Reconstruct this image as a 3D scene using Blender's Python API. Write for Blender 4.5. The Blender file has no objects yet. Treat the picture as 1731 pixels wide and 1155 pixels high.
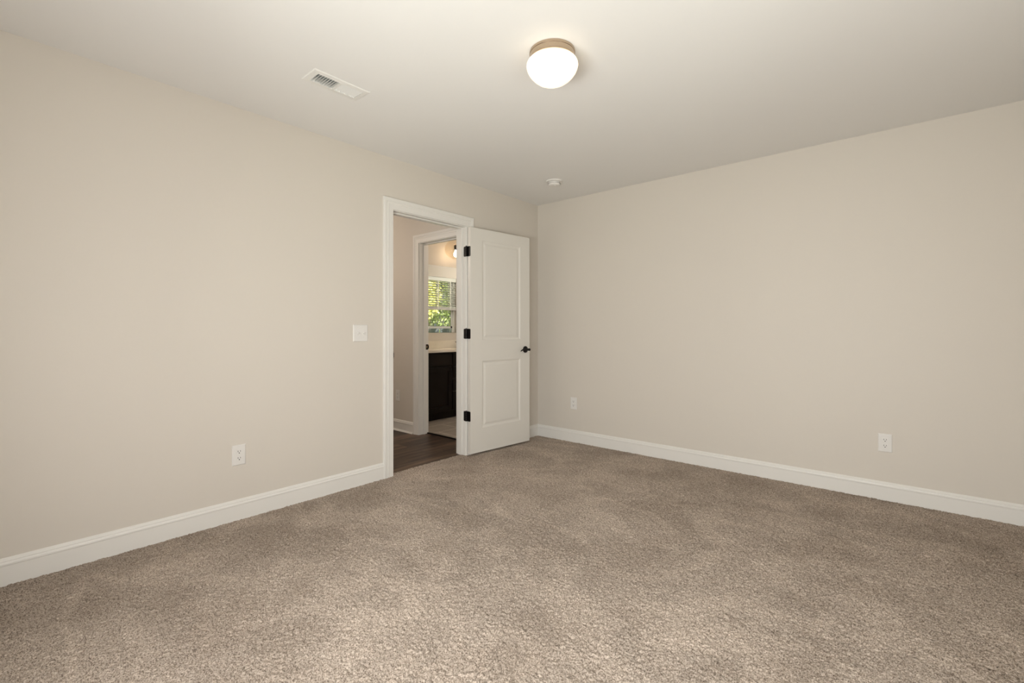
import bpy, bmesh, math, random
import numpy as np
from mathutils import Vector, Matrix
random.seed(7)
rng = np.random.default_rng(11)
C = bpy.context.scene.collection
R = math.radians
scene = bpy.context.scene

# ------------------------------------------------------------------ camera
CAM = (3.034, -3.942, 1.129)
cd = bpy.data.cameras.new('camera'); cam = bpy.data.objects.new('camera', cd); C.objects.link(cam)
cam.location = CAM; cam.rotation_euler = (R(90), 0, R(40.73))
cd.sensor_width = 36; cd.lens = 36 * 789.9 / 1731; cd.shift_y = -21.0 / 1731
cd.clip_start = 0.02; cd.clip_end = 500
scene.camera = cam
vs = scene.view_settings
vs.view_transform = 'Standard'; vs.look = 'None'; vs.gamma = 1; vs.use_curve_mapping = False
vs.exposure = 0.0

# ------------------------------------------------------------------ world, sun, window daylight
w = bpy.data.worlds.new('sky'); scene.world = w; w.use_nodes = True
nt = w.node_tree; bg = nt.nodes['Background']
sky = nt.nodes.new('ShaderNodeTexSky'); sky.sky_type = 'HOSEK_WILKIE'; sky.turbidity = 9; sky.ground_albedo = 0.35
sky.sun_direction = Vector((-0.62, 0.10, 0.78)).normalized()
nt.links.new(sky.outputs[0], bg.inputs[0]); bg.inputs[1].default_value = 2.2
sd = bpy.data.lights.new('sun', 'SUN'); sd.energy = 15; sd.angle = R(1); sd.color = (1, .95, .85)
sun = bpy.data.objects.new('sun', sd); C.objects.link(sun)
sun.rotation_euler = Vector((-0.62, 0.10, 0.78)).to_track_quat('Z', 'Y').to_euler()

def area(name, loc, rot, sx, sy, power, col):
    d = bpy.data.lights.new(name, 'AREA'); d.shape = 'RECTANGLE'; d.size = sx; d.size_y = sy
    d.energy = power; d.color = col
    o = bpy.data.objects.new(name, d); C.objects.link(o); o.location = loc; o.rotation_euler = rot
    return o
DAY = (1.0, 1.0, .995)
# daylight entering by the two bedroom windows behind the camera
area('daylight_front', (2.38, -4.37, 1.0), (R(98), 0, R(0)), 1.65, .75, 83, DAY)
area('daylight_right', (3.67, -2.80, 1.10), (R(99), 0, R(90)), 1.15, .95, 14, DAY)
# warm lamp light of the hall ceiling, then unseen fill lights added in the bathroom

def point(name, loc, power, col, rad):
    d = bpy.data.lights.new(name, 'POINT'); d.energy = power; d.color = col; d.shadow_soft_size = rad
    o = bpy.data.objects.new(name, d); C.objects.link(o); o.location = loc
    return o
point('hall_lamp_light', (-1.75, -2.0, 2.0), 20, (1, .88, .76), .10)
point('bathroom_fill_light', (-1.0, 2.45, 2.2), 21, (1, .93, .83), .06)  # added fill without a fixture, brightens the bathroom and its window wall
point('jamb_fill_light', (-.42, .45, 2.25), 14, (1, .86, .72), .05)  # second added fill, placed out of view to brighten the bathroom door jamb

# ------------------------------------------------------------------ materials
def mat(name, col, rough=.5, metal=0, spec=.5, **k):
    m = bpy.data.materials.new(name); m.use_nodes = True
    b = m.node_tree.nodes['Principled BSDF']
    b.inputs['Base Color'].default_value = (*col, 1); b.inputs['Roughness'].default_value = rough
    b.inputs['Metallic'].default_value = metal; b.inputs['Specular IOR Level'].default_value = spec
    for a, v in k.items(): b.inputs[a.replace('_', ' ')].default_value = v
    return m
def nodes(m): return m.node_tree.nodes, m.node_tree.links, m.node_tree.nodes['Principled BSDF']
def coords(m, scale=(1, 1, 1), rot=(0, 0, 0)):
    n, l, b = nodes(m); t = n.new('ShaderNodeTexCoord'); mp = n.new('ShaderNodeMapping')
    mp.inputs['Scale'].default_value = scale; mp.inputs['Rotation'].default_value = rot
    l.new(t.outputs['Object'], mp.inputs[0]); return mp.outputs[0]
def noise(m, vec, scale, detail=3, rough=.5):
    n, l, b = nodes(m); t = n.new('ShaderNodeTexNoise'); t.inputs['Scale'].default_value = scale
    t.inputs['Detail'].default_value = detail; t.inputs['Roughness'].default_value = rough
    l.new(vec, t.inputs['Vector']); return t
def ramp(m, fac, stops):
    n, l, b = nodes(m); r = n.new('ShaderNodeValToRGB')
    while len(r.color_ramp.elements) < len(stops): r.color_ramp.elements.new(.5)
    for e, (p, c) in zip(r.color_ramp.elements, stops): e.position = p; e.color = (*c, 1)
    l.new(fac, r.inputs[0]); return r.outputs[0]
def bump(m, h, strength, dist=.001):
    n, l, b = nodes(m); t = n.new('ShaderNodeBump'); t.inputs['Strength'].default_value = strength
    t.inputs['Distance'].default_value = dist; l.new(h, t.inputs['Height']); l.new(t.outputs[0], b.inputs['Normal'])
def mixc(m, fac, a, b_, mode='MIX'):
    n, l, b = nodes(m); x = n.new('ShaderNodeMix'); x.data_type = 'RGBA'; x.blend_type = mode
    for s, v in ((0, fac), (6, a), (7, b_)):
        if isinstance(v, (int, float)): x.inputs[s].default_value = v
        elif isinstance(v, tuple): x.inputs[s].default_value = (*v, 1)
        else: l.new(v, x.inputs[s])
    return x.outputs[2]

M = {}
def painted(name, col, rough, spec, bs=.15, sc=260):
    m = mat(name, col, rough, 0, spec); v = coords(m)
    t = noise(m, v, sc, 2); bump(m, t.outputs[0], bs, .0006); return m
M['wall'] = painted('wall_paint', (.662, .612, .546), .55, .35)
M['ceil'] = painted('ceiling_paint', (.80, .785, .760), .75, .2)
M['trim'] = painted('trim_paint', (.775, .752, .710), .32, .5, .05, 60)
M['door'] = painted('door_paint', (.735, .705, .650), .38, .5, .08, 90)
M['plate'] = mat('plate_plastic', (.76, .735, .70), .3)
M['slot'] = mat('slot_dark', (.03, .027, .024), .6)
M['black'] = mat('black_metal', (.012, .010, .010), .38, .6, .5)
M['nickel'] = mat('brushed_nickel', (.50, .40, .30), .24, 1)
M['white_metal'] = mat('white_enamel', (.78, .765, .73), .35)
M['duct'] = mat('duct_metal', (.16, .17, .17), .5, .5)
M['damper'] = mat('galvanised_damper', (.50, .53, .53), .42, .5)

m = mat('lamp_glass', (.68, .64, .58), .2); n, l, b = nodes(m)
b.inputs['Emission Color'].default_value = (1, .80, .56, 1); b.inputs['Emission Strength'].default_value = .16
tr_ = n.new('ShaderNodeBsdfTranslucent'); tr_.inputs[0].default_value = (.80, .78, .74, 1); ms_ = n.new('ShaderNodeAddShader')
l.new(b.outputs[0], ms_.inputs[0]); l.new(tr_.outputs[0], ms_.inputs[1]); l.new(ms_.outputs[0], n['Material Output'].inputs[0])
M['lamp_glass'] = m
m = mat('bulb_glow', (1, .9, .7), .3); n, l, b = nodes(m)
b.inputs['Emission Color'].default_value = (1, .78, .54, 1); b.inputs['Emission Strength'].default_value = 28
M['bulb'] = m

# carpet: heathered twist pile
m = mat('carpet_pile', (.36, .3, .24), .95, 0, .08); v = coords(m); n, l, b = nodes(m)
t1 = noise(m, v, 210, 2, .6); c1 = ramp(m, t1.outputs[0], [(.36, (.215, .166, .131)), (.45, (.435, .355, .290)), (.52, (.555, .461, .382)), (.66, (.675, .573, .484))])
t2 = noise(m, v, 2.3, 5, .62); c2 = ramp(m, t2.outputs[0], [(.40, (.88, .87, .86)), (.50, (.98, .98, .98)), (.57, (1.06, 1.06, 1.06))])
v4 = coords(m, (1, 1.35, 1), (0, 0, R(35))); t4 = noise(m, v4, 1.15, 1.5, .4); t4.inputs['Distortion'].default_value = 1.4
c4 = ramp(m, t4.outputs[0], [(.47, (.93, .93, .93)), (.488, (1.02, 1.02, 1.02)), (.56, (1.06, 1.06, 1.06)), (.578, (.965, .965, .965))])
c = mixc(m, 1.0, mixc(m, 1.0, c1, c2, 'MULTIPLY'), c4, 'MULTIPLY'); l.new(c, b.inputs['Base Color'])
t3 = noise(m, v, 420, 2, .7); bump(m, t3.outputs[0], .8, .004)
M['carpet'] = m

# dark planks of the hall
m = mat('hall_planks', (.07, .045, .032), .40, 0, .25); n, l, b = nodes(m)
v = coords(m, (1, 1, 1), (0, 0, R(90)))
br = n.new('ShaderNodeTexBrick'); l.new(v, br.inputs[0]); br.offset = .37
for k_, v_ in (('Scale', 1), ('Brick Width', 1.2), ('Row Height', .16), ('Mortar Size', .0022), ('Bias', 0)): br.inputs[k_].default_value = v_
br.inputs['Color1'].default_value = (.085, .056, .040, 1); br.inputs['Color2'].default_value = (.030, .019, .014, 1); br.inputs['Mortar'].default_value = (.01, .013, .01, 1)
v2 = coords(m, (14, 1.1, 1)); g = noise(m, v2, 1.6, 6, .65); gc = ramp(m, g.outputs[0], [(.38, (.40, .38, .36)), (.62, (2.1, 2.0, 1.85))])
l.new(mixc(m, 1.0, br.outputs[0], gc, 'MULTIPLY'), b.inputs['Base Color']); bump(m, g.outputs[0], .1, .001)
M['planks'] = m
# bathroom tile
m = mat('bathroom_tile', (.3, .26, .21), .4); n, l, b = nodes(m); v = coords(m, (1, 1, 1), (0, 0, R(90)))
br = n.new('ShaderNodeTexBrick'); l.new(v, br.inputs[0]); br.offset = .5
for k_, v_ in (('Scale', 1), ('Brick Width', .6), ('Row Height', .3), ('Mortar Size', .0055), ('Bias', 0)): br.inputs[k_].default_value = v_
br.inputs['Color1'].default_value = (.36, .315, .265, 1); br.inputs['Color2'].default_value = (.31, .27, .225, 1); br.inputs['Mortar'].default_value = (.62, .57, .50, 1)
g = noise(m, coords(m), 7, 6, .6); gc = ramp(m, g.outputs[0], [(.3, (.85, .85, .85)), (.7, (1.1, 1.1, 1.1))])
l.new(mixc(m, 1.0, br.outputs[0], gc, 'MULTIPLY'), b.inputs['Base Color'])
M['tile'] = m
m = mat('espresso_wood', (.006, .0035, .0025), .34, 0, .22); g = noise(m, coords(m, (30, 30, 2)), 2, 5); bump(m, g.outputs[0], .05, .001)
M['espresso'] = m
m = mat('cultured_marble', (.78, .72, .62), .18); g = noise(m, coords(m), 6, 6, .7)
n, l, b = nodes(m); l.new(ramp(m, g.outputs[0], [(.35, (.80, .745, .65)), (.7, (.74, .68, .58))]), b.inputs['Base Color'])
M['marble'] = m
M['mirror'] = mat('mirror_silver', (.93, .95, .93), .0, 1)
M['mirror_edge'] = mat('mirror_edge_glass', (.35, .42, .38), .2)
M['vinyl'] = mat('white_vinyl', (.80, .80, .77), .35)
M['blind'] = mat('blind_slat', (.88, .90, .84), .4)
n, l, b = nodes(M['blind']); tb_ = n.new('ShaderNodeBsdfTranslucent'); tb_.inputs[0].default_value = (.85, .9, .8, 1); mb_ = n.new('ShaderNodeMixShader'); mb_.inputs[0].default_value = .2
l.new(b.outputs[0], mb_.inputs[1]); l.new(tb_.outputs[0], mb_.inputs[2]); l.new(mb_.outputs[0], n['Material Output'].inputs[0])
m = mat('cord', (.8, .8, .75), .6); M['cord'] = m
# clear glass that lets daylight by: transparent with a faint reflection
def thin_glass(name, tint, refl):
    m = bpy.data.materials.new(name); m.use_nodes = True; n = m.node_tree.nodes; l = m.node_tree.links; n.clear()
    o = n.new('ShaderNodeOutputMaterial'); tr = n.new('ShaderNodeBsdfTransparent'); gl = n.new('ShaderNodeBsdfGlossy'); mx = n.new('ShaderNodeMixShader')
    fr = n.new('ShaderNodeFresnel') if refl > 1 else n.new('ShaderNodeValue')
    (fr.inputs if refl > 1 else fr.outputs)[0].default_value = refl
    tr.inputs[0].default_value = (*tint, 1); gl.inputs['Roughness'].default_value = .02
    l.new(fr.outputs[0], mx.inputs[0]); l.new(tr.outputs[0], mx.inputs[1]); l.new(gl.outputs[0], mx.inputs[2]); l.new(mx.outputs[0], o.inputs[0])
    return m
M['glass'] = thin_glass('window_glass', (.96, .98, .96), 1.25)
M['globe'] = thin_glass('clear_globe_glass', (.975, .935, .87), .05)
# outdoors
def leafy(name, a, b_):
    m = mat(name, a, .6); n, l, b = nodes(m); g = noise(m, coords(m), 3.5, 3)
    l.new(ramp(m, g.outputs[0], [(.38, a), (.62, b_)]), b.inputs['Base Color'])
    b.inputs['Subsurface Weight'].default_value = 0
    return m
M['leaf_yellow'] = leafy('yellow_green_leaves', (.55, .54, .14), (.80, .74, .28))
M['leaf_green'] = leafy('green_leaves', (.20, .28, .09), (.42, .46, .18))
M['leaf_dark'] = leafy('dark_green_leaves', (.06, .11, .03), (.15, .22, .05))
M['bark'] = leafy('bark', (.10, .075, .055), (.18, .14, .11))
M['grass'] = leafy('lawn', (.12, .14, .08), (.20, .22, .13))
M['fence'] = mat('grey_fence_wood', (.16, .17, .19), .8)

# ------------------------------------------------------------------ mesh helpers
def link(name, me, m, parent=None, smooth=False, loc=None, rot=None):
    o = bpy.data.objects.new(name, me); C.objects.link(o)
    if m: me.materials.append(m)
    if parent: o.parent = parent
    if loc: o.location = loc
    if rot: o.rotation_euler = rot
    if smooth:
        for p in me.polygons: p.use_smooth = True
        if smooth == 'auto':
            try: me.set_sharp_from_angle(angle=R(35))
            except Exception: pass
    return o
def obj(name, bm, m, parent=None, smooth=False, loc=None, rot=None):
    bmesh.ops.recalc_face_normals(bm, faces=bm.faces)
    me = bpy.data.meshes.new(name); bm.to_mesh(me); bm.free()
    return link(name, me, m, parent, smooth, loc, rot)
def nb(): return bmesh.new()
def box(bm, a, b, bev=0, seg=2):
    x0, x1 = sorted((a[0], b[0])); y0, y1 = sorted((a[1], b[1])); z0, z1 = sorted((a[2], b[2]))
    r = bmesh.ops.create_cube(bm, size=1, matrix=Matrix.Translation(((x0+x1)/2, (y0+y1)/2, (z0+z1)/2)) @ Matrix.Diagonal((x1-x0, y1-y0, z1-z0, 1)))
    if bev:
        es = {e for v in r['verts'] for e in v.link_edges}
        bmesh.ops.bevel(bm, geom=list(es), offset=bev, segments=seg, profile=.5, affect='EDGES')
    return bm
def lathe(bm, prof, seg=48, mtx=Matrix()):
    rings = []
    for r, z in prof:
        if r < 1e-6: rings.append([bm.verts.new(mtx @ Vector((0, 0, z)))])
        else: rings.append([bm.verts.new(mtx @ Vector((r*math.cos(2*math.pi*i/seg), r*math.sin(2*math.pi*i/seg), z))) for i in range(seg)])
    for a, b in zip(rings, rings[1:]):
        for i in range(seg):
            j = (i+1) % seg
            vv = [a[0] if len(a) == 1 else a[i], a[0] if len(a) == 1 else a[j], b[0] if len(b) == 1 else b[j], b[0] if len(b) == 1 else b[i]]
            u = []
            for q in vv:
                if q not in u: u.append(q)
            if len(u) > 2: bm.faces.new(u)
    return bm
def tube(bm, pts, rad, seg=12, flat=1.0, up=Vector((0, 0, 1))):
    pts = [Vector(p) for p in pts]; rads = rad if isinstance(rad, (list, tuple)) else [rad]*len(pts)
    rings = []
    for i, p in enumerate(pts):
        d = (pts[min(i+1, len(pts)-1)] - pts[max(i-1, 0)]).normalized()
        u = up if abs(d.dot(up)) < .95 else Vector((1, 0, 0))
        s = d.cross(u).normalized(); q = s.cross(d).normalized()
        rings.append([bm.verts.new(p + s*rads[i]*flat*math.cos(2*math.pi*k/seg) + q*rads[i]*math.sin(2*math.pi*k/seg)) for k in range(seg)])
    for a, b in zip(rings, rings[1:]):
        for k in range(seg): bm.faces.new((a[k], a[(k+1) % seg], b[(k+1) % seg], b[k]))
    bm.faces.new(rings[0][::-1]); bm.faces.new(rings[-1])
    return bm
def slab(bm, us, vs_, w0, w1, holes, axis):
    """wall panel with rectangular holes; u,v,w -> axis 'x': (w,u,v) wall facing x; 'y': (u,w,v); 'z': (u,v,w)"""
    U = sorted({us[0], us[1], *[h[0] for h in holes], *[h[1] for h in holes]})
    W = sorted({vs_[0], vs_[1], *[h[2] for h in holes], *[h[3] for h in holes]})
    def pt(u, v, w): return {'x': (w, u, v), 'y': (u, w, v), 'z': (u, v, w)}[axis]
    solid = {}
    for i in range(len(U)-1):
        for j in range(len(W)-1):
            cu, cv = (U[i]+U[i+1])/2, (W[j]+W[j+1])/2
            solid[i, j] = not any(h[0] < cu < h[1] and h[2] < cv < h[3] for h in holes)
    vc = {}
    def V(u, v, w):
        k = (u, v, w)
        if k not in vc: vc[k] = bm.verts.new(pt(*k))
        return vc[k]
    def F(*q): bm.faces.new([V(*p) for p in q])
    for (i, j), s in solid.items():
        if not s: continue
        a, b, c, d = U[i], U[i+1], W[j], W[j+1]
        F((a, c, w0), (b, c, w0), (b, d, w0), (a, d, w0)); F((a, c, w1), (b, c, w1), (b, d, w1), (a, d, w1))
        if not solid.get((i-1, j)): F((a, c, w0), (a, d, w0), (a, d, w1), (a, c, w1))
        if not solid.get((i+1, j)): F((b, c, w0), (b, d, w0), (b, d, w1), (b, c, w1))
        if not solid.get((i, j-1)): F((a, c, w0), (b, c, w0), (b, c, w1), (a, c, w1))
        if not solid.get((i, j+1)): F((a, d, w0), (b, d, w0), (b, d, w1), (a, d, w1))
    return bm
def strip(bm, paths):
    """paths: list of equal-length point lists (one per profile point); skins them and caps the ends"""
    g = [[bm.verts.new(p) for p in path] for path in paths]
    n = len(g); k = len(g[0])
    for i in range(n):
        a, b = g[i], g[(i+1) % n]
        for j in range(k-1): bm.faces.new((a[j], a[j+1], b[j+1], b[j]))
    bm.faces.new([a[0] for a in g]); bm.faces.new([a[-1] for a in g][::-1])
    return bm
def thing(name, label, cat, loc=(0, 0, 0), rotz=0, group=None, kind=None):
    o = bpy.data.objects.new(name, None); C.objects.link(o); o.location = loc; o.rotation_euler = (0, 0, rotz)
    o.empty_display_size = .1
    return tag(o, label, cat, group, kind)
def tag(o, label, cat, group=None, kind=None):
    o['label'] = label; o['category'] = cat
    if group: o['group'] = group
    if kind: o['kind'] = kind
    return o
def struct(o, label, cat): return tag(o, label, cat, kind='structure')

# ------------------------------------------------------------------ the room
H = 2.44; XR = 3.60; YF = -4.30; T = .115
Y0, Y1 = -1.817, -1.055          # bedroom door opening (clear) along the left wall
struct(obj('wall_left', slab(nb(), (YF-.15, 3.1), (-.05, H), -T, 0, [(Y0-.018, Y1+.018, -.05, 2.063), (1.33, 2.24, .45, 2.105)], 'x'), M['wall']),
       'long beige painted wall on the left with the doorway in it', 'wall')
struct(obj('wall_back', slab(nb(), (0, XR+.15), (-.05, H), 0, .15, [], 'y'), M['wall']), 'beige painted wall on the right, facing the viewer behind the open door', 'wall')
struct(obj('wall_right', slab(nb(), (YF-.15, 0), (-.05, H), XR, XR+.15, [(-3.40, -2.20, .6, 2.1)], 'x'), M['wall']), 'beige bedroom wall with one window, beside the viewer', 'wall')
struct(obj('wall_front', slab(nb(), (0, XR), (-.05, H), YF-.15, YF, [(1.35, 3.25, .6, 2.1)], 'y'), M['wall']), 'beige bedroom wall with a wide window, behind the viewer', 'wall')
struct(obj('wall_hall', slab(nb(), (-2.4, -T), (-.05, H), -.816, -.700, [(-.975, -.228, -.05, 2.063)], 'y'), M['wall']), 'tan hall wall seen through the bedroom doorway, with the bathroom doorway in it', 'wall')
struct(obj('wall_hall_end', slab(nb(), (-3.3, 3.1), (-.05, H), -2.52, -2.4, [], 'x'), M['wall']), 'far end wall of the hall', 'wall')
struct(obj('wall_hall_side', slab(nb(), (-2.4, -T), (-.05, H), -3.3, -3.2, [], 'y'), M['wall']), 'side wall of the hall opposite the bathroom doorway', 'wall')
struct(obj('wall_bathroom', slab(nb(), (-.700, 3.1), (-.05, H), -2.035, -1.92, [], 'x'), M['wall']), 'bathroom wall behind the dark vanity and mirror', 'wall')
struct(obj('wall_bathroom_end', slab(nb(), (-1.92, -T), (-.05, H), 3.0, 3.1, [], 'y'), M['wall']), 'end wall of the bathroom', 'wall')
struct(obj('ceiling', slab(nb(), (-2.52, XR+.15), (YF-.15, 3.1), H, H+.12, [(.63, .73, -2.785, -2.52)], 'z'), M['ceil']), 'flat off-white painted ceiling', 'ceiling')
struct(obj('subfloor', slab(nb(), (-2.52, XR+.15), (YF-.15, 3.1), -.25, -.05, [], 'z'), M['fence']), 'slab under the floors of the house', 'floor')

# carpet: real tufted relief, 4 mm grid
def carpet():
    step = .0042; x0, x1, y0, y1 = -.052, XR, YF, 0
    nx = int((x1-x0)/step); ny = int((y1-y0)/step)
    gx = x0 + (x1-x0)*np.arange(nx+1)/nx; gy = y0 + (y1-y0)*np.arange(ny+1)/ny
    X, Y = np.meshgrid(gx, gy)
    jx = rng.uniform(-.42, .42, X.shape)*step; jy = rng.uniform(-.42, .42, X.shape)*step
    jx[:, [0, -1]] = 0; jy[[0, -1], :] = 0
    Z = rng.uniform(-.0035, .0035, X.shape)
    def smooth(n, amp):
        g = rng.normal(size=(int((y1-y0)/n)+3, int((x1-x0)/n)+3))
        u = (X-x0)/n; v = (Y-y0)/n; i = u.astype(int); j = v.astype(int); fu = u-i; fv = v-j
        fu = fu*fu*(3-2*fu); fv = fv*fv*(3-2*fv)
        return amp*((g[j, i]*(1-fu)+g[j, i+1]*fu)*(1-fv)+(g[j+1, i]*(1-fu)+g[j+1, i+1]*fu)*fv)
    Z += smooth(.011, .0012) + smooth(.06, .0006) + .001
    X = X+jx; Y = Y+jy
    me = bpy.data.meshes.new('floor')
    keep = np.ones((ny, nx), bool)
    cx = (gx[:-1]+gx[1:])/2; cy = (gy[:-1]+gy[1:])/2
    keep &= ~((cx[None, :] < 0) & ((cy[:, None] < Y0) | (cy[:, None] > Y1)))
    idx = np.arange((nx+1)*(ny+1)).reshape(ny+1, nx+1)
    q = np.stack([idx[:-1, :-1], idx[:-1, 1:], idx[1:, 1:], idx[1:, :-1]], -1)[keep]
    used = np.unique(q); remap = -np.ones(idx.size, int); remap[used] = np.arange(len(used)); q = remap[q]
    co = np.stack([X.ravel(), Y.ravel(), Z.ravel()], 1)[used].astype(np.float32)
    me.vertices.add(len(co)); me.vertices.foreach_set('co', co.ravel())
    me.loops.add(q.size); me.loops.foreach_set('vertex_index', q.ravel().astype(np.int32))
    me.polygons.add(len(q)); me.polygons.foreach_set('loop_start', (np.arange(len(q))*4).astype(np.int32))
    me.polygons.foreach_set('loop_total', np.full(len(q), 4, np.int32))
    me.update(calc_edges=True)
    return me
struct(link('floor', carpet(), M['carpet']), 'heathered beige-brown carpet covering the bedroom floor', 'carpet')
struct(obj('floor', box(box(nb(), (-2.4, -3.2, -.05), (-.05, -.816, 0)), (-.975, -.816, -.05), (-.228, -.712, 0)), M['planks']), 'dark brown wood plank floor of the hall beyond the doorway', 'floor')
struct(obj('floor', box(nb(), (-1.92, -.700, -.05), (-T, 3.0, .004)), M['tile']), 'greige rectangular tile floor of the bathroom', 'floor')
struct(obj('trim_3', box(nb(), (-.957, -.716, 0), (-.246, -.690, .012), .004), M['espresso']), 'dark transition strip between hall planks and bathroom tile', 'trim')

# baseboards
BP = [(0, 0), (.0135, 0), (.0135, .088), (.0155, .091), (.0155, .097), (.012, .101), (.0105, .106), (.0115, .109), (.0085, .114), (.006, .119), (.003, .122), (0, .122)]
def baseboard(name, label, axis, a, b, wall, sgn, z=0.0, shoe=False, mi=(0, 0)):
    bm = nb(); paths = []
    for d, h in BP:
        p0 = a + mi[0]*d; p1 = b - mi[1]*d; c = wall + sgn*d
        paths.append([(c, p0, z+h), (c, p1, z+h)] if axis == 'y' else [(p0, c, z+h), (p1, c, z+h)])
    strip(bm, paths)
    if shoe:
        paths = []
        for d, h in [(.0135, 0), (.029, 0), (.028, .006), (.024, .012), (.018, .017), (.0135, .018)]:
            c = wall + sgn*d; paths.append([(a, c, z+h), (b, c, z+h)] if axis == 'x' else [(c, a, z+h), (c, b, z+h)])
        strip(bm, paths)
    return struct(obj(name, bm, M['trim']), label, 'baseboard')
baseboard('baseboard_left', 'white baseboard along the left wall from the near corner to the door casing', 'y', YF, Y0-.005-.087, 0, 1, mi=(1, 0))
baseboard('baseboard_left', 'short white baseboard in the corner behind the open door', 'y', Y1+.005+.087, 0, 0, 1, mi=(0, 1))
baseboard('baseboard_back', 'white baseboard along the right-hand wall', 'x', 0, XR, 0, -1, mi=(1, 1))
baseboard('baseboard_right', 'white baseboard under the side window', 'y', YF, 0, XR, -1, mi=(1, 1))
baseboard('baseboard_front', 'white baseboard under the wide window', 'x', 0, XR, YF, 1, mi=(1, 1))
baseboard('baseboard_hall', 'white baseboard with shoe moulding in the hall', 'x', -2.4, -1.048, -.816, -1, shoe=True)
baseboard('baseboard_bathroom', 'white baseboard of the bathroom window wall', 'y', -.7, 3.0, -T, -1, z=.004)

# door frames: casing, jambs, stops
CP = [(0, 0), (0, .009), (.003, .0115), (.040, .0125), (.043, .015), (.050, .0155), (.053, .0135), (.058, .0135), (.063, .0175), (.083, .018), (.087, .0155), (.087, 0)]
def casing(name, parent, axis, wall, sgn, lo, hi, top, z0=0, label=None):
    bm = nb(); paths = []
    for wd, d in CP:
        c = wall + sgn*d
        q = [(lo-wd, z0), (lo-wd, top+wd), (hi+wd, top+wd), (hi+wd, z0)]
        paths.append([(c, u, v) if axis == 'x' else (u, c, v) for u, v in q])
    strip(bm, paths)
    return obj(name, bm, M['trim'], parent)
fr1 = thing('trim_1', 'white casing and jamb around the bedroom doorway', 'door frame', (0, 0, 0), kind='structure')
casing('casing', fr1, 'x', 0, 1, Y0-.005, Y1+.005, 2.045)
casing('casing', fr1, 'x', -T, -1, Y0-.005, Y1+.005, 2.045)
bm = nb()
box(bm, (-T, Y0-.018, 0), (0, Y0, 2.058), .0008); box(bm, (-T, Y1, 0), (0, Y1+.018, 2.058), .0008); box(bm, (-T, Y0, 2.040), (0, Y1, 2.058), .0008)
obj('jamb', bm, M['trim'], fr1)
bm = nb()
box(bm, (-.088, Y0, 0), (-.038, Y0+.011, 2.040), .002); box(bm, (-.088, Y1-.011, 0), (-.038, Y1, 2.040), .002); box(bm, (-.088, Y0+.011, 2.029), (-.038, Y1-.011, 2.040), .002)
obj('door_stop', bm, M['trim'], fr1)
bm = nb(); box(bm, (-.030, Y0, .90), (.003, Y0+.0015, .958), .001); box(bm, (.001, Y0-.004, .912), (.006, Y0+.003, .946), .0015)
obj('strike_plate', bm, M['black'], fr1)['label'] = 'black strike plate'
fr2 = thing('trim_2', 'white casing and jamb around the bathroom doorway in the hall', 'door frame', (0, 0, 0), kind='structure')
XA, XB = -.957, -.246
casing('casing', fr2, 'y', -.816, -1, XA-.005, XB+.005, 2.045)
casing('casing', fr2, 'y', -.700, 1, XA-.005, XB+.005, 2.045)
bm = nb()
box(bm, (XA-.018, -.816, 0), (XA, -.70, 2.058), .0008); box(bm, (XB, -.816, 0), (XB+.018, -.70, 2.058), .0008); box(bm, (XA, -.816, 2.040), (XB, -.70, 2.058), .0008)
obj('jamb', bm, M['trim'], fr2)
bm = nb()
box(bm, (XA, -.768, 0), (XA+.011, -.738, 2.040), .002); box(bm, (XB-.011, -.768, 0), (XB, -.738, 2.040), .002); box(bm, (XA+.011, -.768, 2.029), (XB-.011, -.738, 2.040), .002)
obj('door_stop', bm, M['trim'], fr2)
bm = nb(); box(bm, (XA, -.732, .907), (XA+.0018, -.698, .964), .0008); box(bm, (XA, -.702, .918), (XA+.006, -.693, .953), .0015)
sp = obj('strike_plate', bm, M['black'], fr2); sp['label'] = 'black strike plate'
obj('strike_hole', box(nb(), (XA+.0018, -.724, .922), (XA+.0024, -.710, .949), .0002), M['nickel'], sp)

# ------------------------------------------------------------------ open bedroom door
LW, LB, LT, TH = .751, .020, 2.034, .035
ang = math.atan2(.739, .070)
def door_leaf():
    bm = nb(); ps = [(.137, .620, .238, .840), (.137, .620, 1.030, 1.930)]
    loops = [(0, 0), (.004, .0035), (.010, .0065), (.017, .0080), (.024, .0080), (.030, .0062), (.042, .0030), (.046, .0028)]
    U = [0, .137, .620, LW]; W = [LB, .238, .840, 1.030, 1.930, LT]
    for side in (0, 1):
        Yf = (lambda d: d) if side == 0 else (lambda d: TH-d)
        vc = {}
        def V(u, w):
            if (u, w) not in vc: vc[u, w] = bm.verts.new((u, Yf(0), w))
            return vc[u, w]
        for i in range(3):
            for j in range(5):
                if i == 1 and j in (1, 3): continue
                bm.faces.new((V(U[i], W[j]), V(U[i+1], W[j]), V(U[i+1], W[j+1]), V(U[i], W[j+1])))
        for a, b, c, d in ps:
            prev = [V(a, c), V(b, c), V(b, d), V(a, d)]
            for ins, dep in loops[1:]:
                cur = [bm.verts.new((x, Yf(dep), z)) for x, z in ((a+ins, c+ins), (b-ins, c+ins), (b-ins, d-ins), (a+ins, d-ins))]
                for k in range(4): bm.faces.new((prev[k], prev[(k+1) % 4], cur[(k+1) % 4], cur[k]))
                prev = cur
            bm.faces.new(prev)
        if side == 0: v0 = vc
        else:
            per = [(u, W[0]) for u in U] + [(U[-1], w) for w in W[1:]] + [(u, W[-1]) for u in U[-2::-1]] + [(U[0], w) for w in W[-2:0:-1]]
            for p, q in zip(per, per[1:]+per[:1]): bm.faces.new((v0[p], v0[q], vc[q], vc[p]))
    return bm
door = struct(obj('door_1', door_leaf(), M['door'], loc=(.059, -1.050, 0), rot=(0, 0, ang)), 'white two-panel bedroom door swung fully open against the left wall', 'door')
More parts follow.
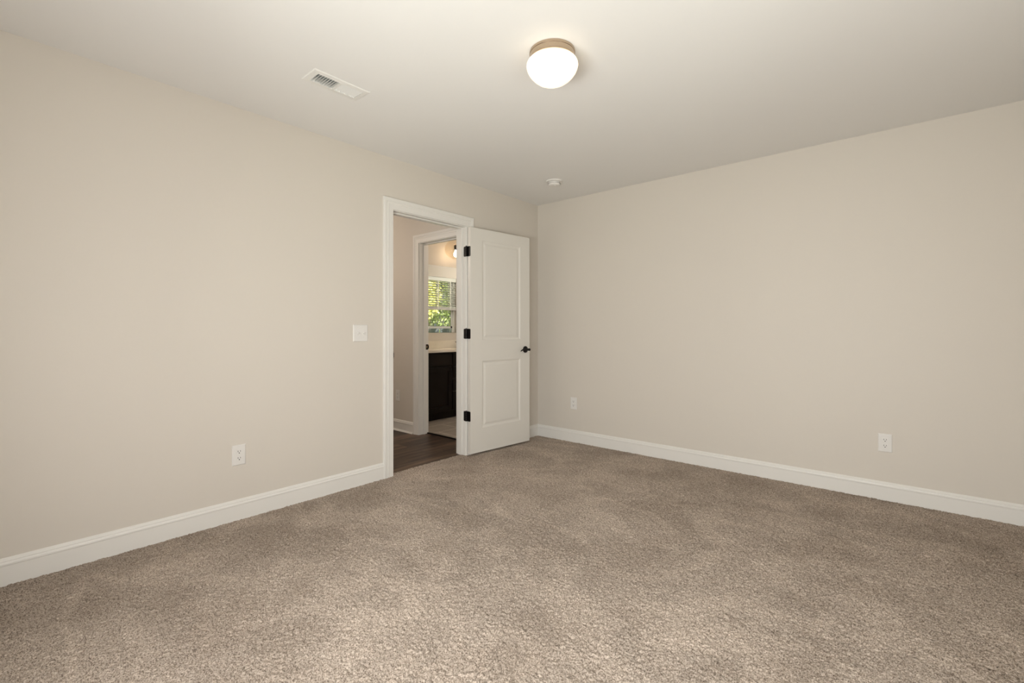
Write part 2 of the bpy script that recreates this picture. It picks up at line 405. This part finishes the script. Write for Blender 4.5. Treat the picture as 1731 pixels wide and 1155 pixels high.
def hinge(zc):
    # local frame of the door: x along the leaf, y towards the wall, origin at the near face of the hinge edge
    bm = nb()
    def plate(a, b, y0, y1):
        box(bm, (a, y0, zc-.0445), (b, y1, zc+.0445))
    h = .0445
    # leaf on the door edge (faces -x local) and leaf on the jamb, both with rounded corners
    def rounded(u0, u1, fn, r=.009):
        pts = []
        for (cx, cz, s) in ((u1-r, zc+h-r, 0), (u0+r, zc+h-r, 90), (u0+r, zc-h+r, 180), (u1-r, zc-h+r, 270)):
            for k in range(5):
                a = R(s + k*22.5); pts.append((cx+r*math.cos(a), cz+r*math.sin(a)))
        f = [bm.verts.new(fn(u, z, 0)) for u, z in pts]; g = [bm.verts.new(fn(u, z, 1)) for u, z in pts]
        bm.faces.new(f); bm.faces.new(g[::-1])
        for k in range(len(f)): bm.faces.new((f[k], f[(k+1) % len(f)], g[(k+1) % len(f)], g[k]))
    rounded(-.002, .048, lambda u, z, t: (-.0005 - .0025*t, u, z))
    # jamb leaf: lies on the jamb plane (world y = Y1); express in door-local coordinates
    mi_ = Matrix.Translation((.059, -1.050, 0)) @ Matrix.Rotation(ang, 4, 'Z'); inv = mi_.inverted()
    rounded(-.019, .016, lambda u, z, t: tuple(inv @ Vector((u, Y1 - .0005 - .0025*t, z))))
    pin = inv @ Vector((.0145, -1.0585, 0))
    for k in range(5):
        z0 = zc-h+.0178*k
        lathe(bm, [(0, z0+.0004), (.0072, z0+.0004), (.0072, z0+.0174), (0, z0+.0174)], 16, Matrix.Translation((pin.x, pin.y, 0)))
    lathe(bm, [(0, zc+h), (.0052, zc+h), (.0058, zc+h+.003), (.003, zc+h+.006), (0, zc+h+.006)], 16, Matrix.Translation((pin.x, pin.y, 0)))
    o = obj('hinge', bm, M['black'], door); o['label'] = 'black butt hinge'; return o
for z in (1.820, 1.087, .353): hinge(z)
def lever(side):
    s = -1 if side == 0 else 1; y0 = 0 if side == 0 else TH
    bm = nb(); mt = Matrix.Translation((.691, y0, .928)) @ Matrix.Rotation(R(90 if side == 0 else -90), 4, 'X')
    lathe(bm, [(0, 0), (.033, 0), (.033, .004), (.031, .0075), (.026, .010), (.016, .011), (.012, .014), (.0105, .024), (.0105, .044), (.0125, .048), (.0125, .060), (.010, .064), (0, .065)], 36, mt)
    pts = []; rr = []
    for k in range(15):
        t = k/14; x = .691 - .004 - .112*t
        z = .928 + .006*math.sin(t*math.pi*.9) - .016*max(0, t-.55)**1.5*2.2 - (.004*t)
        y = y0 + s*(.054 - .006*math.sin(t*math.pi)); pts.append((x, y, z)); rr.append(.0088 - .0028*t if k < 13 else (.0052 if k == 13 else .0030))
    tube(bm, pts, rr, 14, .72)
    o = obj('lever_handle', bm, M['black'], door, 'auto'); o['label'] = 'black lever handle'; return o
lever(0)
bm = nb(); mt = Matrix.Translation((.691, TH, .928)) @ Matrix.Rotation(R(-90), 4, 'X')
lathe(bm, [(0, 0), (.033, 0), (.033, .004), (.026, .009), (.012, .013), (.0105, .040), (.012, .046), (0, .048)], 36, mt)
pts = [(.691 - .10*k/8, TH+.038, .928 - .004*k/8) for k in range(9)]
tube(bm, pts, [.0085-.003*k/8 for k in range(9)], 12, .7)
obj('lever_handle', bm, M['black'], door, 'auto')['label'] = 'black lever handle'
bm = nb(); box(bm, (LW, .005, .900), (LW+.0015, .030, .956), .0008); box(bm, (LW+.0015, .011, .919), (LW+.010, .024, .937), .002)
obj('latch_plate', bm, M['black'], door)['label'] = 'black latch plate'

# ------------------------------------------------------------------ ceiling lamp
lc = (1.736, -2.143)
lamp = thing('ceiling_lamp', 'lit mushroom ceiling lamp of frosted glass with a brushed nickel ring', 'ceiling light', (lc[0], lc[1], H))
obj('mounting_ring', lathe(nb(), [(0, 0), (.104, 0), (.1075, -.002), (.1075, -.012), (.1055, -.014), (.1055, -.036), (.1075, -.038), (.1075, -.041), (.100, -.041)], 72), M['nickel'], lamp, 'auto')
pr = [(.098, -.036), (.101, -.041), (.109, -.045), (.116, -.051), (.1205, -.060), (.1215, -.068), (.119, -.080), (.113, -.094), (.103, -.108), (.090, -.122), (.073, -.135), (.054, -.145), (.032, -.152), (.012, -.155), (0, -.1555)]
obj('glass_shade', lathe(nb(), pr, 72), M['lamp_glass'], lamp, True)

point('ceiling_lamp_bulb', (lc[0], lc[1], H-.085), .06, (1, .80, .58), .03)

# ------------------------------------------------------------------ smoke detector
sd_ = thing('smoke_detector', 'round white smoke detector on the ceiling above the open door', 'smoke detector', (.615, -.560, H))
obj('base_plate', lathe(nb(), [(0, 0), (.072, 0), (.072, -.008), (.069, -.011), (.058, -.012), (.050, -.012)], 48), M['plate'], sd_, 'auto')
bm = nb(); lathe(bm, [(.050, -.012), (.049, -.017), (.053, -.019), (.055, -.024), (.054, -.031), (.050, -.037), (.042, -.041), (.028, -.043), (.012, -.0435), (0, -.0435)], 48)
obj('cover', bm, M['plate'], sd_, 'auto')
bm = nb()
for k in range(30):
    a = 2*math.pi*k/30
    q = nb(); 
    bmesh.ops.create_cube(bm, size=1, matrix=Matrix.Rotation(a, 4, 'Z') @ Matrix.Translation((.0545, 0, -.0265)) @ Matrix.Diagonal((.004, .0045, .005, 1))); q.free()
obj('vent_slots', bm, mat('detector_slot', (.22, .21, .19), .6), sd_)
obj('test_button', lathe(nb(), [(0, -.043), (.012, -.043), (.012, -.0455), (.010, -.0465), (0, -.0465)], 24, Matrix.Translation((.014, -.012, 0))), M['plate'], sd_, 'auto')

# ------------------------------------------------------------------ ceiling vent
vt = thing('ceiling_vent', 'white rectangular louvred air register in the ceiling near the left wall', 'air vent', (.680, -2.6525, H))
bm = nb()
# flanged frame: raised rim, inner opening .095 x .256
hx, hy = .0725, .157; ix, iy = .046, .128
rings = [(hx, hy, 0), (hx, hy, -.002), (hx-.003, hy-.003, -.0045), (hx-.010, hy-.010, -.0055), (ix+.004, iy+.004, -.0062), (ix, iy, -.007), (ix, iy, .03)]
g = [[bm.verts.new((sx*a, sy*b, z)) for sx, sy in ((-1, -1), (1, -1), (1, 1), (-1, 1))] for a, b, z in rings]
for a, b in zip(g, g[1:]):
    for k in range(4): bm.faces.new((a[k], a[(k+1) % 4], b[(k+1) % 4], b[k]))
box(bm, (-ix, -.004, -.0075), (ix, .004, .004))
obj('frame', bm, M['white_metal'], vt)
def louvre(y, tilt):
    bm = nb(); mt = Matrix.Translation((0, y, .001)) @ Matrix.Rotation(tilt, 4, 'X')
    bmesh.ops.create_cube(bm, size=1, matrix=mt @ Matrix.Diagonal((2*ix, .0018, .013, 1)))
    return obj('slat', bm, M['white_metal'], vt)
for k in range(9):
    yy = .0125 + k*.0137
    louvre(-yy, R(-27)); louvre(yy, R(42))
bm = nb()
for x in (-.022, .0, .022): box(bm, (x-.0012, -iy, .014), (x+.0012, iy, .036))
obj('damper', bm, M['damper'], vt)
bm = nb(); box(bm, (-.048, -.131, .03), (.048, .131, .10)); 
for f in list(bm.faces):
    if f.calc_center_median().z < .031: bm.faces.remove(f)
obj('duct', bm, M['duct'], vt)

# ------------------------------------------------------------------ wall plates
def plate_bm(wd, ht, t=.006):
    bm = nb(); r = [(wd/2, ht/2, 0), (wd/2, ht/2, .002), (wd/2-.003, ht/2-.003, .0052), (wd/2-.006, ht/2-.006, t)]
    g = [[bm.verts.new((sx*a, -z, sy*b)) for sx, sy in ((-1, -1), (1, -1), (1, 1), (-1, 1))] for a, b, z in r]
    for a, b in zip(g, g[1:]):
        for k in range(4): bm.faces.new((a[k], a[(k+1) % 4], b[(k+1) % 4], b[k]))
    bm.faces.new(g[-1]); bm.faces.new(g[0][::-1]); return bm
def disc(bm, x, z, y, r, t, sx=1, sz=1, seg=20):
    lathe(bm, [(0, 0), (r, 0), (r, t*.8), (r*.92, t), (0, t)], seg, Matrix.Translation((x, y, z)) @ Matrix.Diagonal((sx, 1, sz, 1)) @ Matrix.Rotation(R(90), 4, 'X'))
def outlet(loc, rz, label):
    t = thing('power_outlet', label, 'outlet', loc, rz, 'duplex wall outlets')
    obj('plate', plate_bm(.074, .120), M['plate'], t)
    for s in (1, -1):
        bm = nb(); zc = s*.0195
        pts = []
        for k in range(28):
            a = 2*math.pi*k/28; pts.append((.0172*math.cos(a), max(-.0135, min(.0135, .0172*math.sin(a)))))
        f = [bm.verts.new((x, -.0055, zc+z)) for x, z in pts]; g_ = [bm.verts.new((x, -.0082, zc+z)) for x, z in pts]
        bm.faces.new(g_)
        for k in range(28): bm.faces.new((f[k], f[(k+1) % 28], g_[(k+1) % 28], g_[k]))
        rc = obj('receptacle', bm, M['plate'], t)
        bm = nb(); box(bm, (-.0078, -.0084, zc-.001), (-.0052, -.0070, zc+.0082)); box(bm, (.0052, -.0084, zc+.0005), (.0078, -.0070, zc+.0078))
        disc(bm, 0, zc-.0068, -.0072, .0031, .0013)
        obj('slots', bm, M['slot'], rc)['label'] = 'dark socket slots'
    bm = nb(); disc(bm, 0, 0, -.0055, .003, .0015); obj('screw', bm, M['plate'], t)
    return t
outlet((0, -2.900, .383), R(90), 'white duplex outlet low on the left wall, left of the doorway')
outlet((.455, 0, .386), 0, 'small white duplex outlet low on the back wall, just right of the open door')
outlet((2.888, 0, .378), 0, 'white duplex outlet low on the back wall at the far right')
outlet((-1.340, -.816, .388), 0, 'white duplex outlet low on the hall wall, seen through the doorway')
sw = thing('light_switch', 'white double toggle switch plate on the left wall beside the door casing', 'light switch', (0, -2.098, 1.100), R(90))
obj('plate', plate_bm(.117, .121), M['plate'], sw)
for x in (-.023, .023):
    bm = nb(); box(bm, (x-.0052, -.0066, -.012), (x+.0052, -.0055, .012), .0004); tb = obj('toggle_collar', bm, M['plate'], sw)
    bm = nb(); bmesh.ops.create_cube(bm, size=1, matrix=Matrix.Translation((x, -.0115, -.002)) @ Matrix.Rotation(R(-28), 4, 'X') @ Matrix.Diagonal((.0092, .016, .0085, 1)))
    bmesh.ops.bevel(bm, geom=list(bm.edges), offset=.0012, segments=2, affect='EDGES')
    obj('toggle', bm, M['plate'], tb)
    for z in (-.030, .030):
        bm = nb(); disc(bm, x, z, -.0055, .0028, .0014); obj('screw', bm, M['plate'], sw)

# ------------------------------------------------------------------ windows
def window(name, label, axis, u0, u1, z0, z1, w0, w1, rail, latch=False):
    """w0 = inner wall face, w1 = outer wall face"""
    def pt(u, w_, z): return (w_, u, z) if axis == 'x' else (u, w_, z)
    s = 1 if w1 > w0 else -1
    root = thing(name, label, 'window', (0, 0, 0), kind='structure')
    d0, d1 = w0 + (w1-w0)*.45, w1
    bm = nb(); fw = .03
    for a, b, c, d in ((u0, u0+fw, z0, z1), (u1-fw, u1, z0, z1), (u0+fw, u1-fw, z0, z0+fw), (u0+fw, u1-fw, z1-fw, z1)):
        box(bm, pt(a, d0, c), pt(b, d1, d), .002)
    obj('window_frame', bm, M['vinyl'], root)
    sf = .038; a, b = u0+fw, u1-fw
    for (lo, hi, off, nm) in ((z0+fw, rail+.018, .02, 'lower_sash'), (rail-.018, z1-fw, .042, 'upper_sash')):
        c0 = d0 + s*(off-.012); c1 = c0 + s*.02
        bm = nb()
        box(bm, pt(a, c0, lo), pt(a+sf, c1, hi), .002); box(bm, pt(b-sf, c0, lo), pt(b, c1, hi), .002)
        box(bm, pt(a+sf, c0, lo), pt(b-sf, c1, lo+sf), .002); box(bm, pt(a+sf, c0, hi-sf), pt(b-sf, c1, hi), .002)
        so = obj(nm, bm, M['vinyl'], root)
        bm = nb(); cm = (c0+c1)/2; box(bm, pt(a+sf, cm-.0015, lo+sf), pt(b-sf, cm+.0015, hi-sf)); obj('pane', bm, M['glass'], so)
        if latch and nm == 'lower_sash':
            for uu in (a+.05, b-.05):
                bm = nb(); box(bm, pt(uu-.018, c0-s*.004, hi-.030), pt(uu+.018, c0+s*.012, hi+.006), .003)
                obj('tilt_latch', bm, M['black'], so)['label'] = 'dark tilt latch'
    return root
window('window_1', 'white bathroom window seen in the mirror with blinds half raised', 'x', 1.33, 2.24, .45, 2.105, -T, 0, 1.16, True)
window('window_2', 'wide bedroom window behind the viewer', 'y', 1.35, 3.25, .6, 2.1, YF, YF-.15, 1.35)
window('window_3', 'bedroom side window beside the viewer', 'x', -3.40, -2.20, .6, 2.1, XR, XR+.15, 1.35)

# ------------------------------------------------------------------ blind in the bathroom window (seen in the mirror)
bl = thing('window_blind', 'white slatted blind half raised in the bathroom window', 'blind', (-.082, 1.785, 0))
hw = .446
obj('head_rail', box(nb(), (-.028, -hw, 2.035), (.028, hw, 2.103), .003), M['blind'], bl)
z = 2.012
while z > 1.56:
    bm = nb(); bmesh.ops.create_cube(bm, size=1, matrix=Matrix.Translation((0, 0, z)) @ Matrix.Rotation(R(14), 4, 'Y') @ Matrix.Diagonal((.048, hw*2, .003, 1)))
    obj('slat', bm, M['blind'], bl); z -= .043
for k in range(6): obj('slat', box(nb(), (-.024, -hw, 1.531+k*.0042), (.024, hw, 1.534+k*.0042)), M['blind'], bl)
obj('bottom_rail', box(nb(), (-.026, -hw, 1.490), (.026, hw, 1.528), .004), mat('rail_grey_white', (.62, .60, .58), .45), bl)  # bottom rail in a greyer white than the slats
for y in (-.30, 0, .30):
    obj('ladder_tape', box(box(nb(), (-.0275, y-.011, 1.50), (-.0265, y+.011, 2.04)), (.0265, y-.011, 1.50), (.0275, y+.011, 2.04)), M['cord'], bl)
bm = nb(); tube(bm, [(-.032, .37, 2.04-.2*k) for k in range(7)], .0025, 8); tube(bm, [(-.032, .37, .845), (-.032, .37, .80)], [.004, .008], 10)
obj('pull_cord', bm, M['cord'], bl)

# ------------------------------------------------------------------ bathroom vanity
VF = -1.380     # front face of the doors
ZT = .842
van = thing('bathroom_vanity', 'dark espresso vanity cabinet seen through both doorways', 'cabinet', (-1.65, .48, .004))
def vb(bm, a, b, bev=.001): return box(bm, (a[0]+1.65, a[1]-.48, a[2]-.004), (b[0]+1.65, b[1]-.48, b[2]-.004), bev)
bm = nb(); vb(bm, (-1.895, -.450, .10), (VF-.020, 1.42, ZT)); vb(bm, (-1.895, -.450, .004), (VF-.075, 1.42, .10))
obj('cabinet_body', bm, M['espresso'], van)
def shaker(nm, y0, y1, z0, z1, panel=True):
    bm = nb(); t = .019; x1, x0 = VF, VF-t
    if not panel:
        vb(bm, (x0, y0, z0), (x1, y1, z1), .003)
    else:
        st = .058
        vb(bm, (x0, y0, z0), (x1, y0+st, z1), .002); vb(bm, (x0, y1-st, z0), (x1, y1, z1), .002)
        vb(bm, (x0, y0+st, z0), (x1, y1-st, z0+st), .002); vb(bm, (x0, y0+st, z1-st), (x1, y1-st, z1), .002)
        vb(bm, (x0, y0+st-.002, z0+st-.002), (x1-.009, y1-st+.002, z1-st+.002))
    return obj(nm, bm, M['espresso'], van)
for y0, y1, hy_ in ((-.430, .026, .002), (.372, .830, .396), (.842, 1.300, 1.27)):
    shaker('false_front', y0, y1, .672, .826, False)
    dr = shaker('door', y0, y1, .112, .658)
    bm = nb(); q = [(VF, hy_, .598), (VF+.028, hy_, .598), (VF+.030, hy_, .590), (VF+.030, hy_, .466), (VF+.028, hy_, .458), (VF, hy_, .458)]
    tube(bm, [(a+1.65, b-.48, c-.004) for a, b, c in q], .0048, 10)
    obj('pull_handle', bm, M['black'], dr, 'auto')
for z0, z1 in ((.672, .826), (.511, .658), (.353, .497), (.112, .339)):
    shaker('drawer', .046, .352, z0, z1, False)
# countertop with basin and splash
ct = thing('vanity_countertop', 'cream countertop with integral basin and backsplash on the dark vanity', 'countertop', (-1.64, .48, ZT))
def cb(bm, a, b, bev=.003): return box(bm, (a[0]+1.64, a[1]-.48, a[2]-ZT), (b[0]+1.64, b[1]-.48, b[2]-ZT), bev)
SC = (-1.63, .665)
bm = nb()
xs0, xs1, ys0, ys1 = -1.919, -1.355, -.465, 1.435
N = 48; outer = []; inner = []
for k in range(N):
    a = 2*math.pi*k/N; c_, s_ = math.cos(a), math.sin(a)
    inner.append((SC[0]+.17*c_, SC[1]+.22*s_))
    tx = ((xs1-SC[0]) if c_ > 0 else (xs0-SC[0]))/c_ if abs(c_) > 1e-6 else 9
    ty = ((ys1-SC[1]) if s_ > 0 else (ys0-SC[1]))/s_ if abs(s_) > 1e-6 else 9
    t_ = min(abs(tx), abs(ty)); outer.append((SC[0]+t_*c_, SC[1]+t_*s_))
for cx_, cy_ in ((xs0, ys0), (xs0, ys1), (xs1, ys0), (xs1, ys1)):
    k = min(range(N), key=lambda i: (outer[i][0]-cx_)**2+(outer[i][1]-cy_)**2); outer[k] = (cx_, cy_)
levels = [[(x+1.64, y-.48, .001) for x, y in outer], [(x+1.64, y-.48, .028) for x, y in outer], [(x+1.64, y-.48, .028) for x, y in inner]]
for sc_, dz in ((.97, .020), (.93, -.02), (.82, -.07), (.60, -.10), (.25, -.108)):
    levels.append([(SC[0]+(x-SC[0])*sc_+1.64, SC[1]+(y-SC[1])*sc_-.48, dz+.0) for x, y in inner])
levels = [[bm.verts.new(p) for p in lv] for lv in levels]
for a, b in zip(levels, levels[1:]):
    for k in range(N): bm.faces.new((a[k], a[(k+1) % N], b[(k+1) % N], b[k]))
bm.faces.new(levels[-1])
obj('counter_slab', bm, M['marble'], ct)
bm = nb(); cb(bm, (-1.919, ys0, ZT+.028), (-1.899, ys1, ZT+.128), .003); obj('backsplash', bm, M['marble'], ct)
fa = thing('faucet', 'black widespread faucet on the bathroom countertop', 'faucet', (-1.83, .665, ZT+.028))
bm = nb(); lathe(bm, [(0, 0), (.024, 0), (.024, .006), (.015, .012), (.012, .03), (.012, .10), (0, .10)], 24)
tube(bm, [(0, 0, .09), (.01, 0, .13), (.045, 0, .155), (.09, 0, .145), (.11, 0, .115)], [.012, .012, .011, .0105, .010], 12); obj('spout', bm, M['black'], fa, 'auto')
for s in (-1, 1):
    bm = nb(); lathe(bm, [(0, 0), (.022, 0), (.022, .006), (.013, .012), (.011, .05), (.013, .06), (.013, .078), (0, .082)], 24, Matrix.Translation((0, s*.105, 0)))
    tube(bm, [(0, s*.105, .070), (0, s*.15, .078), (0, s*.175, .08)], [.006, .005, .004], 10)
    obj('tap_handle', bm, M['black'], fa, 'auto')
mr = thing('wall_mirror', 'frameless wall mirror above the vanity reflecting the bathroom window', 'mirror', (-1.92, .48, 1.08))
obj('backing', box(nb(), (0, -.93, 0), (.0045, .93, .92)), M['mirror_edge'], mr)
obj('mirror_glass', box(nb(), (.0045, -.929, .001), (.006, .929, .919)), M['mirror'], mr)
vl = thing('vanity_light', 'black bath bar light with clear glass globes and lit bulbs above the mirror', 'wall light', (-1.92, .80, 2.27))
obj('backplate', box(nb(), (0, -.17, -.03), (.022, .38, .03), .004), M['black'], vl)
for y in (-.372, .372):
    bm = nb(); ys = -.14 if y < 0 else .34; tube(bm, [(.02, ys, 0), (.06, ys+(y-ys)*.1, 0), (.11, ys+(y-ys)*.6, 0), (.155, y, 0)], .008, 12); obj('arm', bm, M['black'], vl, 'auto')
    mt = Matrix.Translation((.17, y, 0))
    sk = obj('socket', lathe(nb(), [(0, .012), (.022, .012), (.024, .006), (.024, -.055), (0, -.055)], 24, mt), M['black'], vl, 'auto')
    obj('bulb', lathe(nb(), [(0, -.055), (.013, -.056), (.016, -.075), (.028, -.10), (.030, -.115), (.026, -.135), (.013, -.147), (0, -.150)], 24, mt), M['bulb'], sk, True)
    pr = []
    for k in range(19):
        a = R(10 + k*8.9); pr.append((.152*math.sin(a), -.045 + .135*math.cos(a)))
    obj('glass_globe', lathe(nb(), pr, 40, mt), M['globe'], sk, True)

# ------------------------------------------------------------------ outdoors (seen through the bathroom window by way of the mirror)
bm = nb(); box(bm, (-20, -20, -.9), (60, 60, -.6)); tag(obj('ground', bm, M['grass']), 'green lawn outside the bathroom window', 'ground', kind='structure')
def foliage(n, rx, ry, rz, size, seed):
    r = np.random.default_rng(seed); d = r.normal(size=(n, 3)); d /= np.linalg.norm(d, axis=1)[:, None]
    rad = r.uniform(.35, 1, n)**.5; lump = 1+.22*np.sin(d[:, 0]*7+seed)*np.sin(d[:, 1]*6+2)*np.cos(d[:, 2]*5)
    p = d*(rad*lump)[:, None]*np.array([rx, ry, rz])
    a = r.normal(size=(n, 3)); a /= np.linalg.norm(a, axis=1)[:, None]; b = np.cross(a, r.normal(size=(n, 3))); b /= np.linalg.norm(b, axis=1)[:, None]
    s = size*r.uniform(.6, 1.2, n)[:, None]
    v = np.stack([p-a*s, p-b*s*.45, p+a*s, p+b*s*.45], 1).reshape(-1, 3)
    return v
def tree(x, y, zc, r3, mt, label, seed, n=7000, size=.10, name='tree', cat='tree'):
    root = thing(name, label, cat, (x, y, -.6), 0, 'trees and shrubs outside the bathroom window')
    v = foliage(n, *r3, size, seed); v[:, 2] += zc+.6
    me = bpy.data.meshes.new('foliage'); me.from_pydata(v.tolist(), [], [(4*i, 4*i+1, 4*i+2, 4*i+3) for i in range(n)])
    link('foliage', me, mt, root)
    bm = nb(); tube(bm, [(0, 0, 0), (.03, .02, (zc+.6)*.4), (-.03, .03, (zc+.6)*.8), (0, 0, zc+.6)], [.12*r3[0]/1.5, .10*r3[0]/1.5, .07*r3[0]/1.5, .04*r3[0]/1.5], 10)
    for k in range(5):
        a = k*1.3; tube(bm, [(0, 0, (zc+.6)*.7), (.5*r3[0]*math.cos(a), .5*r3[1]*math.sin(a), (zc+.6)+.2*r3[2])], [.04, .015], 8)
    obj('trunk', bm, M['bark'], root)
tree(6.3, 5.6, 2.3, (1.25, 1.25, 1.35), M['leaf_yellow'], 'yellow-green tree nearest the bathroom window, right of the taller green one', 3, 5200, .06)
tree(5.6, 8.8, 3.4, (1.7, 1.7, 2.0), M['leaf_green'], 'tall loose green tree farther from the house wall outside the bathroom', 5, 6000, .075)
tree(11.0, 8.6, 3.2, (2.3, 2.3, 2.5), M['leaf_yellow'], 'broad yellow tree standing just behind the grey fence', 8, 7500, .09)
tree(16.5, 15.0, 3.8, (3.2, 3.2, 3.2), M['leaf_green'], 'large green tree farthest away beyond the fence', 9, 8000, .12)
for i, (x, y, lb) in enumerate(((2.7, 3.6, 'green shrub nearest the bathroom window'), (3.4, 5.4, 'green shrub between the first shrub and the tall green tree'), (4.6, 4.3, 'green shrub in front of the nearest yellow-green tree'))):
    tree(x, y, .15, (.62, .62, .60), M['leaf_green'], lb, 20+i, 3500, .05, 'shrub', 'shrub')
fn = thing('garden_fence', 'grey wooden garden fence beyond the shrubs outside', 'fence', (8.3, 7.4, -.6), R(-52))
for k in range(26): obj('fence_board', box(nb(), (-5.2+k*.4, -.01, .1), (-4.83+k*.4, .01, 1.85), .004), M['fence'], fn)
for k in range(6): obj('fence_post', box(nb(), (-5.2+k*2.06, .01, 0), (-5.1+k*2.06, .11, 1.95), .006), M['fence'], fn)
